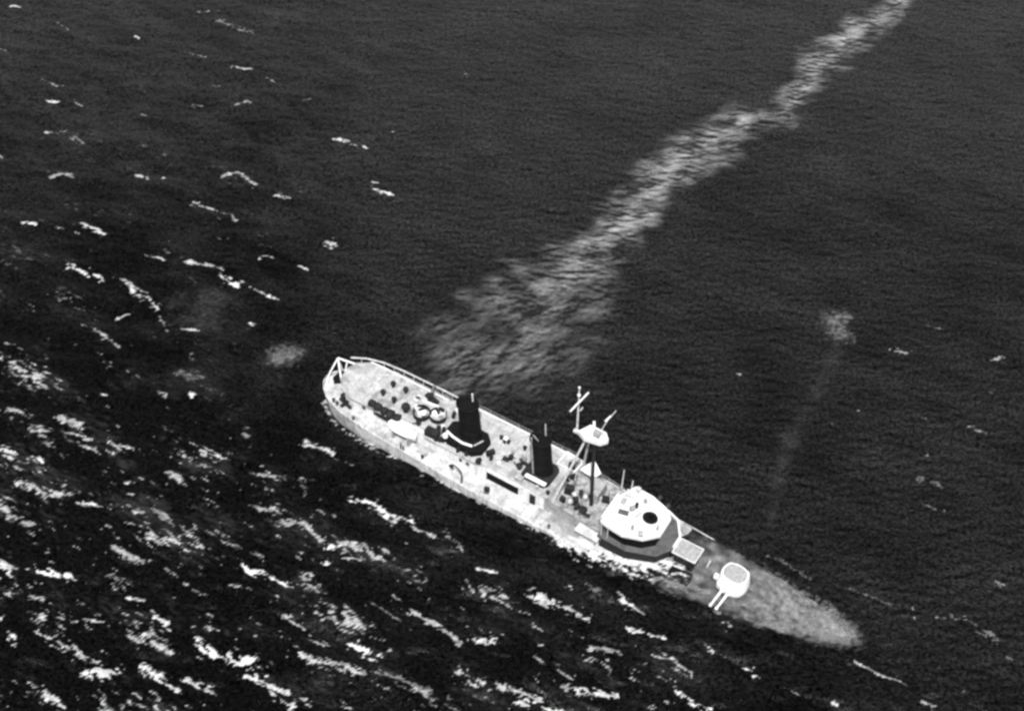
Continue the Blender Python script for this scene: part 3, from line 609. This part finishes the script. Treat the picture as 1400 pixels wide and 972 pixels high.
# ---- forward deckhouse between the after funnel and the bridge
house_f = MB().prism([(-2.99, -2.5), (5.3, -3.0), (5.3, 3.2), (-2.99, 3.6)], 0.0, 2.1).build('forward_deckhouse', 'grey', ship)
slab([(-2.55, -2.6), (5.0, -3.2), (5.0, 3.5), (-2.55, 4.4)], 2.1, 2.25, 'deck_plate', 'plate_grey', house_f)
MB().rim([(-4.2, 2.2), (-1.6, 2.3), (-1.4, 4.3), (-4.1, 4.6)], DZ + 0.02, DZ + 0.75, 0.2).build('gun_platform_screen', 'white', house_f)
for x, y, dx, dy, h, a in ((-2.6, 3.2, 0.9, 0.8, 0.9, 0.3), (-0.9, -0.2, 1.2, 0.9, 1.3, 0.2), (0.6, -1.2, 0.8, 0.8, 1.1, 0.5), (-0.9, -1.8, 0.7, 0.6, 0.9, -0.2), (2.0, -1.9, 0.9, 1.2, 0.8, 0.1), (3.6, 1.2, 1.2, 0.8, 0.7, 0.3)):
    MB().box((x, y, 2.25 + h / 2), (dx, dy, h), rz=a, taper=0.85).build('machinery_casing', 'dark' if y < 2 else 'gunmetal', house_f, bevel=0.05)
for x, y in ((0.1, -0.7), (0.2, -1.9), (1.4, -0.3)): MB().lathe([(0.3, 0), (0.3, 0.9), (0.42, 1.0), (0.2, 1.25)], (x, y, 2.25), 12).build('mushroom_vent', 'pale', house_f)
sp = MB().prism([(-1.0, 2.4), (1.1, 2.2), (1.5, 3.3), (-0.2, 4.6)], 3.9, 4.05).build('signal_platform', 'white', ship)
for x, y in ((-0.6, 2.7), (1.0, 2.5), (1.1, 3.2), (-0.1, 4.2)): MB().tube([(x, y, 2.2), (x, y, 3.9)], 0.07, n=6).build('platform_leg', 'grey', sp)
MB().box((1.9, 1.2, 3.2), (2.0, 2.4, 1.9)).build('radio_cabin', 'roof_grey', house_f, bevel=0.06)
MB().box((1.9, -0.02, 3.3), (0.5, 0.08, 0.7)).build('cabin_window', 'glass', house_f)
MB().box((3.8, -3.5, 1.3), (3.2, 1.3, 0.22), rz=-0.03).build('side_platform', 'pale', house_f)
for x in (2.6, 5.0): MB().tube([(x, -3.9, 0.05), (x, -3.9, 1.2)], 0.07, n=6).build('platform_leg', 'grey', house_f)

for k in range(16):
    x = random.uniform(-2.0, 4.8); y = random.uniform(-2.6, 2.8); hh = random.uniform(0.3, 1.1)
    if k % 3: MB().box((x, y, 2.25 + hh / 2), (random.uniform(0.3, 1.0), random.uniform(0.3, 0.9), hh), rz=random.uniform(0, 3), taper=0.9).build('deck_gear', ('dark', 'grey', 'gunmetal', 'pale')[k % 4], house_f)
    else: MB().tube([(x, y, 2.25), (x + random.uniform(-0.4, 0.4), y + random.uniform(-0.4, 0.4), 2.25 + hh * 1.8)], 0.07, n=6).build('deck_post', 'pale', house_f)
railing([(5.0, -3.1, 2.25), (-2.4, -2.5, 2.25)], house_f, r=0.03)
railing([(4.9, 3.4, 2.25), (-2.4, 4.3, 2.25)], house_f, r=0.03)

# plate seams on the boat deck and the bridge roof are thin proud strips
for x in np.arange(-33.0, -19, 2.4): MB().box((x, 0.7, DZ + 0.012), (0.07, 5.6, 0.02)).build('deck_seam', 'plate_grey', house_a)
for y in (-0.9, 1.3): MB().box((-26.5, y, DZ + 0.014), (13.5, 0.06, 0.02)).build('deck_seam', 'plate_grey', house_a)
for x in np.arange(-11.8, -7.5, 2.1): MB().box((x, 1.2, DZ + 0.015), (0.07, 6.6, 0.02)).build('deck_seam', 'plate_grey', house_m)
for x in np.arange(-32, 4, 3.0): MB().box((x, -(half_beam(x) + 2.9) / 2, 0.04), (0.06, half_beam(x) - 3.2, 0.05)).build('deck_seam', 'plate_grey', deck)

# ---- tripod mast
mz = 12.9; mt = (0.75, 1.3)
mast = MB().tube([(2.3, -0.3, 2.2), (mt[0] + 0.35, mt[1], mz)], 0.26, 0.17, n=10).build('mast', 'dark', ship)
MB().tube([(-1.9, -2.5, 2.2), (mt[0] - 0.5, mt[1] - 0.2, mz)], 0.17, 0.13, n=8).build('mast_leg', 'mast', mast)
MB().tube([(-1.2, 3.4, 2.2), (mt[0] - 0.4, mt[1] + 0.3, mz)], 0.17, 0.13, n=8).build('mast_leg', 'mast', mast)
pl = [(mt[0] - 1.5, mt[1] - 0.7), (mt[0] - 0.5, mt[1] - 1.15), (mt[0] + 1.5, mt[1] - 0.75), (mt[0] + 2.1, mt[1] + 0.1), (mt[0] + 1.3, mt[1] + 0.9), (mt[0] - 0.8, mt[1] + 0.9)]
top = MB().prism(pl, mz, mz + 0.15).build('mast_platform', 'white', mast)
MB().rim(pl, mz + 0.15, mz + 0.75, 0.28).build('platform_screen', 'white', top)
MB().box((mt[0] + 0.5, mt[1] + 0.2, mz + 0.6), (0.8, 0.6, 0.9)).build('lookout_box', 'grey', top)
MB().box((mt[0] - 0.35, mt[1] + 0.9, mz + 0.9), (0.28, 1.1, 0.28), rz=0.5).build('lamp_arm', 'white', top)
MB().tube([(-1.15, 0.95, mz - 0.2), (-1.65, 1.6, 20.0)], 0.13, 0.08, n=8).build('topmast', 'mast', mast)
MB().tube([(-1.45, -0.7, 18.1), (-1.1, 2.95, 18.1)], 0.11, 0.11, n=7).build('yard', 'white', mast)
MB().lathe([(0.05, 0), (0.2, 0.1), (0.2, 0.3), (0.05, 0.4)], (-1.52, 1.4, 18.7), 10).build('mast_lantern', 'white', mast)
MB().lathe([(0.05, 0), (0.15, 0.1), (0.15, 0.3), (0.05, 0.4)], (-1.64, 1.58, 19.8), 10).build('mast_lantern', 'white', mast)
MB().box((-1.3, 1.9, 16.0), (0.12, 0.6, 0.12)).build('cross_arm', 'pale', mast)
MB().box((-1.1, 0.75, mz + 0.3), (0.7, 0.5, 0.3)).build('topmast_step', 'pale', mast)
MB().tube([(mt[0] + 0.6, mt[1] + 0.7, mz + 0.3), (1.1, 4.2, mz + 0.2), (1.2, 6.2, mz + 0.1)], 0.07, 0.05, n=6).build('signal_boom', 'pale', mast)
MB().tube([(0.95, 4.0, mz + 0.22), (1.1, 5.1, mz + 0.15)], 0.12, n=6).build('boom_fitting', 'white', mast)

for a, b in (((0.4, 1.3, mz), (-15.9, 0.4, 9.4)), ((-1.6, 1.5, 19.5), (8.5, 1.5, 5.2)), ((-1.6, 1.5, 19.5), (-5.8, 0.7, 8.9)), ((0.3, 0.4, mz), (0.8, -3.0, 2.2)), ((0.9, 2.0, mz), (1.6, 3.4, 2.2))):
    MB().tube([a, b], 0.010, n=5).build('rigging_wire', 'gunmetal', mast)

# ---- bridge: tiers with window rows under a wide white roof platform
low = [(5.4, -3.6), (9.0, -3.7), (12.4, -2.4), (13.5, -0.6), (13.5, 1.0), (12.3, 2.8), (9.0, 3.7), (5.4, 3.6)]
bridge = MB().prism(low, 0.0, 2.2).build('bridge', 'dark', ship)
lowd = [(5.2, -3.9), (9.1, -4.0), (12.6, -2.7), (13.9, -0.7), (13.9, 1.1), (12.6, 3.1), (9.1, 4.0), (5.2, 3.9)]
slab(lowd, 2.2, 2.34, 'lower_bridge_deck', 'deck_dark', bridge)
MB().tube([(9.2, 3.95, 2.9), (10.6, 3.7, 2.9), (12.5, 3.05, 2.85), (13.85, 1.05, 2.8), (13.85, -0.65, 2.75)], 0.16, n=6).build('bridge_front_rail', 'white', bridge)
for a, b in (((9.1, 4.0), (12.6, 3.1)), ((12.6, 3.1), (13.9, 1.1)), ((13.9, 1.1), (13.9, -0.7))):
    mb = MB(); A = Vector((*a, 2.34)); B = Vector((*b, 2.34)); d = (B - A); mb.box(tuple((A + B) / 2 + Vector((0, 0, 0.28))), (d.length - 0.05, 0.07, 0.56), rz=math.atan2(d.y, d.x)); mb.build('bulwark_panel', 'pale', bridge)
roof = [(5.3, -3.65), (6.2, -3.9), (8.5, -4.1), (10.9, -3.25), (12.4, -1.65), (12.3, 1.1), (11.2, 2.2), (8.9, 2.9), (6.4, 3.0), (5.3, 0.4)]
rc = (8.9, -0.2)
up = [(rc[0] + (x - rc[0]) * 0.84, rc[1] + (y - rc[1]) * 0.80) for x, y in roof]
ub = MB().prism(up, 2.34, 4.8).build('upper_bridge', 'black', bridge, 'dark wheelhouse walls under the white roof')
nroof = len(up)
for i in range(nroof):
    a = Vector((*up[i], 0)); b = Vector((*up[(i + 1) % nroof], 0)); d = b - a; ln = d.length; k = max(1, int(ln / 0.85)); u = d / ln; nrm_ = Vector((u.y, -u.x, 0))
    for q in range(k):
        p = a + u * ln * (q + 0.5) / k + nrm_ * 0.015
        MB().box((p.x, p.y, 4.0), (ln / k * 0.78, 0.07, 0.75), rz=math.atan2(d.y, d.x)).build('window', 'glass', ub)
platform = MB().prism(roof, 4.8, 5.0).build('bridge_roof', 'white', bridge, 'bright white roof platform of the bridge')
MB().rim(roof, 5.0, 5.28, 0.16).build('roof_coaming', 'white', platform)
ring = [(10.1 + 0.98 * math.cos(a), 0.0 + 0.85 * math.sin(a)) for a in np.linspace(0, 2 * math.pi, 25)[:-1]]
hole = MB().rim(ring, 5.0, 5.2, 0.10).build('lookout_well', 'dark', platform, 'round black well in the bridge roof')
MB().prism([(10.1 + (x - 10.1) * 0.92, y * 0.92) for x, y in ring], 4.99, 5.06).build('well_floor', 'soot_and_shade', hole)
MB().lathe([(0.25, 0), (0.25, 0.5), (0.32, 0.55), (0.1, 0.8)], (10.2, 0.15, 5.06), 10).build('compass_stand', 'soot_and_shade', hole)
MB().box((7.0, -1.0, 5.05), (1.3, 0.75, 0.1), rz=0.25).build('ladder_hatch', 'deck_dark', platform)
for x, y, dx, dy, hh, a, m in ((7.7, -0.1, 0.7, 0.5, 0.7, 0.9, 'grey'), (7.95, 0.5, 0.4, 0.4, 0.9, 0.2, 'dark'), (6.2, 0.4, 0.6, 0.9, 0.4, 0.1, 'roof_grey'), (8.5, 1.7, 0.5, 0.35, 0.8, 0.4, 'roof_grey'), (9.1, -2.6, 0.35, 0.35, 0.9, 0.1, 'grey'), (11.6, -0.9, 0.3, 0.5, 0.7, 0.3, 'roof_grey')):
    MB().box((x, y, 5.0 + hh / 2), (dx, dy, hh), rz=a, taper=0.85).build('instrument_stand', m, platform)
for y in (-2.4, -1.2, 1.0, 2.0): MB().box((8.6, y, 5.012), (5.0, 0.05, 0.02)).build('roof_seam', 'roof_grey', platform)
MB().box((8.7, -0.5, 5.3), (0.25, 0.9, 0.6), rz=-0.2).build('chart_box', 'pale', platform)
MB().box((10.3, -2.75, 5.22), (0.6, 0.7, 0.42), rz=0.5).build('signal_lamp_box', 'grey', platform)
MB().tube([(5.45, -3.6, 5.9), (5.4, -1.8, 5.9), (5.4, 0.5, 5.9)], 0.13, n=6).build('aft_screen_rail', 'white', platform)
for y in (-3.6, -2.2, -0.8, 0.5): MB().tube([(5.42, y, 5.0), (5.42, y, 5.9)], 0.06, n=5).build('screen_post', 'pale', platform)
MB().tube([(5.6, -3.5, 0.1), (5.45, -3.6, 5.0)], 0.09, n=6).build('wing_post', 'pale', bridge)
MB().tube([(6.4, -3.6, 2.34), (6.4, -3.6, 4.8)], 0.07, n=6).build('wing_post', 'pale', bridge)
for x, y, h in ((4.2, 3.9, 2.1), (6.0, 2.8, 1.5)): MB().tube([(x, y, 4.9 if x > 5 else 2.3), (x + 0.05, y, (4.9 if x > 5 else 3.9) + h)], 0.10, 0.05, n=6).build('aerial_post', 'white', bridge)
for x, y, dx, dy, h, a in ((6.6, 1.7, 1.4, 0.9, 0.5, 0.2), (7.0, 2.6, 0.5, 0.5, 0.8, 0)): MB().box((x, y, 5.0 + h / 2), (dx, dy, h), rz=a).build('flag_locker', 'pale', platform)
for x, y in ((9.8, 2.9), (11.2, 2.4)): MB().lathe([(0.1, 0), (0.1, 0.5), (0.3, 0.55), (0.3, 0.9), (0.1, 0.95)], (x, y, 5.0), 10).build('searchlight', 'gunmetal', platform)

# ---- director cabin ahead of the bridge
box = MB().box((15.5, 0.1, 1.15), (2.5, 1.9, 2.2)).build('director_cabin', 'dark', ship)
MB().prism([(14.0, -1.1), (17.0, -1.05), (17.0, 1.25), (14.0, 1.2)], 2.25, 2.42).build('cabin_roof', 'roof_grey', box, bevel=0.03)
MB().rim([(13.95, -1.15), (17.05, -1.1), (17.05, 1.3), (13.95, 1.25)], 2.3, 2.5, 0.1).build('roof_edge', 'white', box)
for x in (14.8, 15.6, 16.4): MB().box((x, -0.86, 1.6), (0.5, 0.06, 0.4)).build('window', 'glass', box)
MB().box((15.9, -2.3, 0.35), (2.8, 1.6, 0.5), rz=0.1).build('cabin_shadow_block', 'soot_and_shade', ship)  # black block painted as the cabin's shadow on the foredeck
MB().tube([(18.0, 0.2, 0.0), (18.2, 0.9, 1.5)], 0.12, n=6).build('vent_post', 'pale', ship)

# ---- twin gun turret trained out to starboard
tc = (21.85, -0.1); ta = R(-3)
turret = MB()
def tp(a, b): return (tc[0] + a * math.cos(ta) - b * math.sin(ta), tc[1] + a * math.sin(ta) + b * math.cos(ta))
base = [tp(a * 0.86, b * 0.86) for a, b in ((-1.35, -2.2), (1.35, -2.2), (2.15, -1.2), (2.2, 0.6), (1.5, 1.9), (-1.5, 1.9), (-2.2, 0.6), (-2.15, -1.2))]
roofp = [tp(a * 0.86, b * 0.86) for a, b in ((-1.15, -1.45), (1.15, -1.45), (1.85, -0.75), (1.9, 0.55), (1.3, 1.65), (-1.3, 1.65), (-1.9, 0.55), (-1.85, -0.75))]
def chop(q, k=0.28):
    o = []
    for i in range(len(q)):
        a = Vector(q[i]); b = Vector(q[(i + 1) % len(q)]); o += [tuple(a.lerp(b, k)), tuple(a.lerp(b, 1 - k))]
    return o
base = chop(base); roofp = chop(roofp)
zb = 0.75; zt = 2.85
turret.add([(x, y, zb) for x, y in base] + [(x, y, zb + 0.85) for x, y in base] + [(x, y, zt) for x, y in roofp],
           [tuple(range(16))[::-1], tuple(range(32, 48))] + [(k * 16 + i, k * 16 + (i + 1) % 16, k * 16 + 16 + (i + 1) % 16, k * 16 + 16 + i) for k in (0, 1) for i in range(16)])
turret = turret.build('gun_turret', 'white', ship, 'white twin gun turret trained to the near side')
MB().prism([(tc[0] + (x - tc[0]) * 0.88, tc[1] + (y - tc[1]) * 0.88) for x, y in roofp], zt, zt + 0.06).build('turret_roof', 'roof_grey', turret)
MB().lathe([(1.5, 0), (1.5, 1.0)], (tc[0], tc[1], -0.2), 28).build('barbette', 'grey', turret)
for s in (-0.40, 0.40):
    a = tp(s, -1.6); b = tp(s, -5.0)
    br = MB().tube([(*a, 1.75), (*tp(s, -2.6), 1.85), (*b, 2.05)], 0.20, 0.13, n=12).build('barrel', 'white', turret)
    MB().lathe([(0.13, -0.25), (0.2, -0.2), (0.2, 0.06), (0.1, 0.07)], (*b, 2.05), 12, (b[0] - a[0], b[1] - a[1], 0.25)).build('muzzle_ring', 'white', br)
    MB().lathe([(0.3, 0), (0.27, 0.5)], (*tp(s, -1.75), 1.75), 12, (0, -1, 0.05)).build('blast_bag', 'canvas', br)
MB().box((*tp(-1.9, -0.9), 1.8), (0.5, 0.6, 0.45)).build('sight_hood', 'white', turret)

# ---- davits and posts on the starboard deck edge
def davit(x, y, parent=ship, s=1.0):
    pts = [(x, y, 0.05), (x, y, 1.6 * s)] + [(x - 0.95 * s + 0.95 * s * math.cos(a), y + 0.25 * (1 - math.cos(a)), 1.6 * s + 0.75 * s * math.sin(a)) for a in np.linspace(0.25, math.pi * 0.95, 9)]
    d = MB().tube(pts, 0.11, 0.085, n=8).build('davit', 'gunmetal', ship)
    MB().box((pts[-1][0], pts[-1][1], pts[-1][2] - 0.22), (0.55, 0.28, 0.3)).build('davit_block', 'gunmetal', d)
davit(-13.7, -4.8)
for x, h in ((-23.1, 1.3), (-22.7, 0.9)): MB().tube([(x, -4.62, -0.9), (x, -4.6, h)], 0.09, n=6).build('boat_boom_post', 'gunmetal', ship)
h = MB().box((-10.3, -4.3, 0.45), (0.65, 0.55, 1.0), rz=0.2).build('deck_locker', 'dark', ship, bevel=0.06)
MB().box((-20.5, -3.6, 0.12), (1.6, 0.5, 0.1), rz=-0.05).build('hatch', 'grey', ship)
railing([(-12.5, -5.0, 0.1), (-6, -5.05, 0.1), (2, -5.1, 0.1)], ship, r=0.018)

# ---- things that only rest on the ship
boat = bpy.data.objects.new('ship_boat', None); C.objects.link(boat); ship_pose(boat, (-23.8, -3.2, 1.75), R(-2))
tag(boat, 'white canvas-covered boat on the after deck, beside the aft deckhouse', 'boat')
mb = MB(); st = [(-2.1, 0.08), (-1.9, 0.45), (-1.3, 0.75), (-0.4, 0.88), (0.6, 0.86), (1.3, 0.68), (1.9, 0.38), (2.2, 0.05)]
rings = []
for x, b in st: rings.append([(x, b, 0.55), (x, b * 0.9, 0.1), (x, b * 0.5, -0.45), (x, 0.0, -0.6), (x, -b * 0.5, -0.45), (x, -b * 0.9, 0.1), (x, -b, 0.55)])
mb.add([q for r in rings for q in r], [(i * 7 + k, i * 7 + k + 1, i * 7 + 8 + k, i * 7 + 7 + k) for i in range(7) for k in range(6)], True)
mb.build('boat_hull', 'white', boat)
mb = MB(); cols = np.linspace(-1, 1, 9); vs_ = []
for i, (x, b) in enumerate(st):
    for c in cols: vs_.append((x, (b + 0.04) * c, 0.56 + 0.5 * (1 - c * c) * min(1, b * 1.2) - (0.05 if i % 2 else 0)))
mb.add(vs_, [(i * 9 + k, (i + 1) * 9 + k, (i + 1) * 9 + k + 1, i * 9 + k + 1) for i in range(7) for k in range(8)], True)
mb.build('canvas_cover', 'canvas', boat)
for x in (-1.2, 1.2): MB().box((x, 0, -1.05), (0.25, 1.1, 1.35)).build('cradle', 'grey', boat)
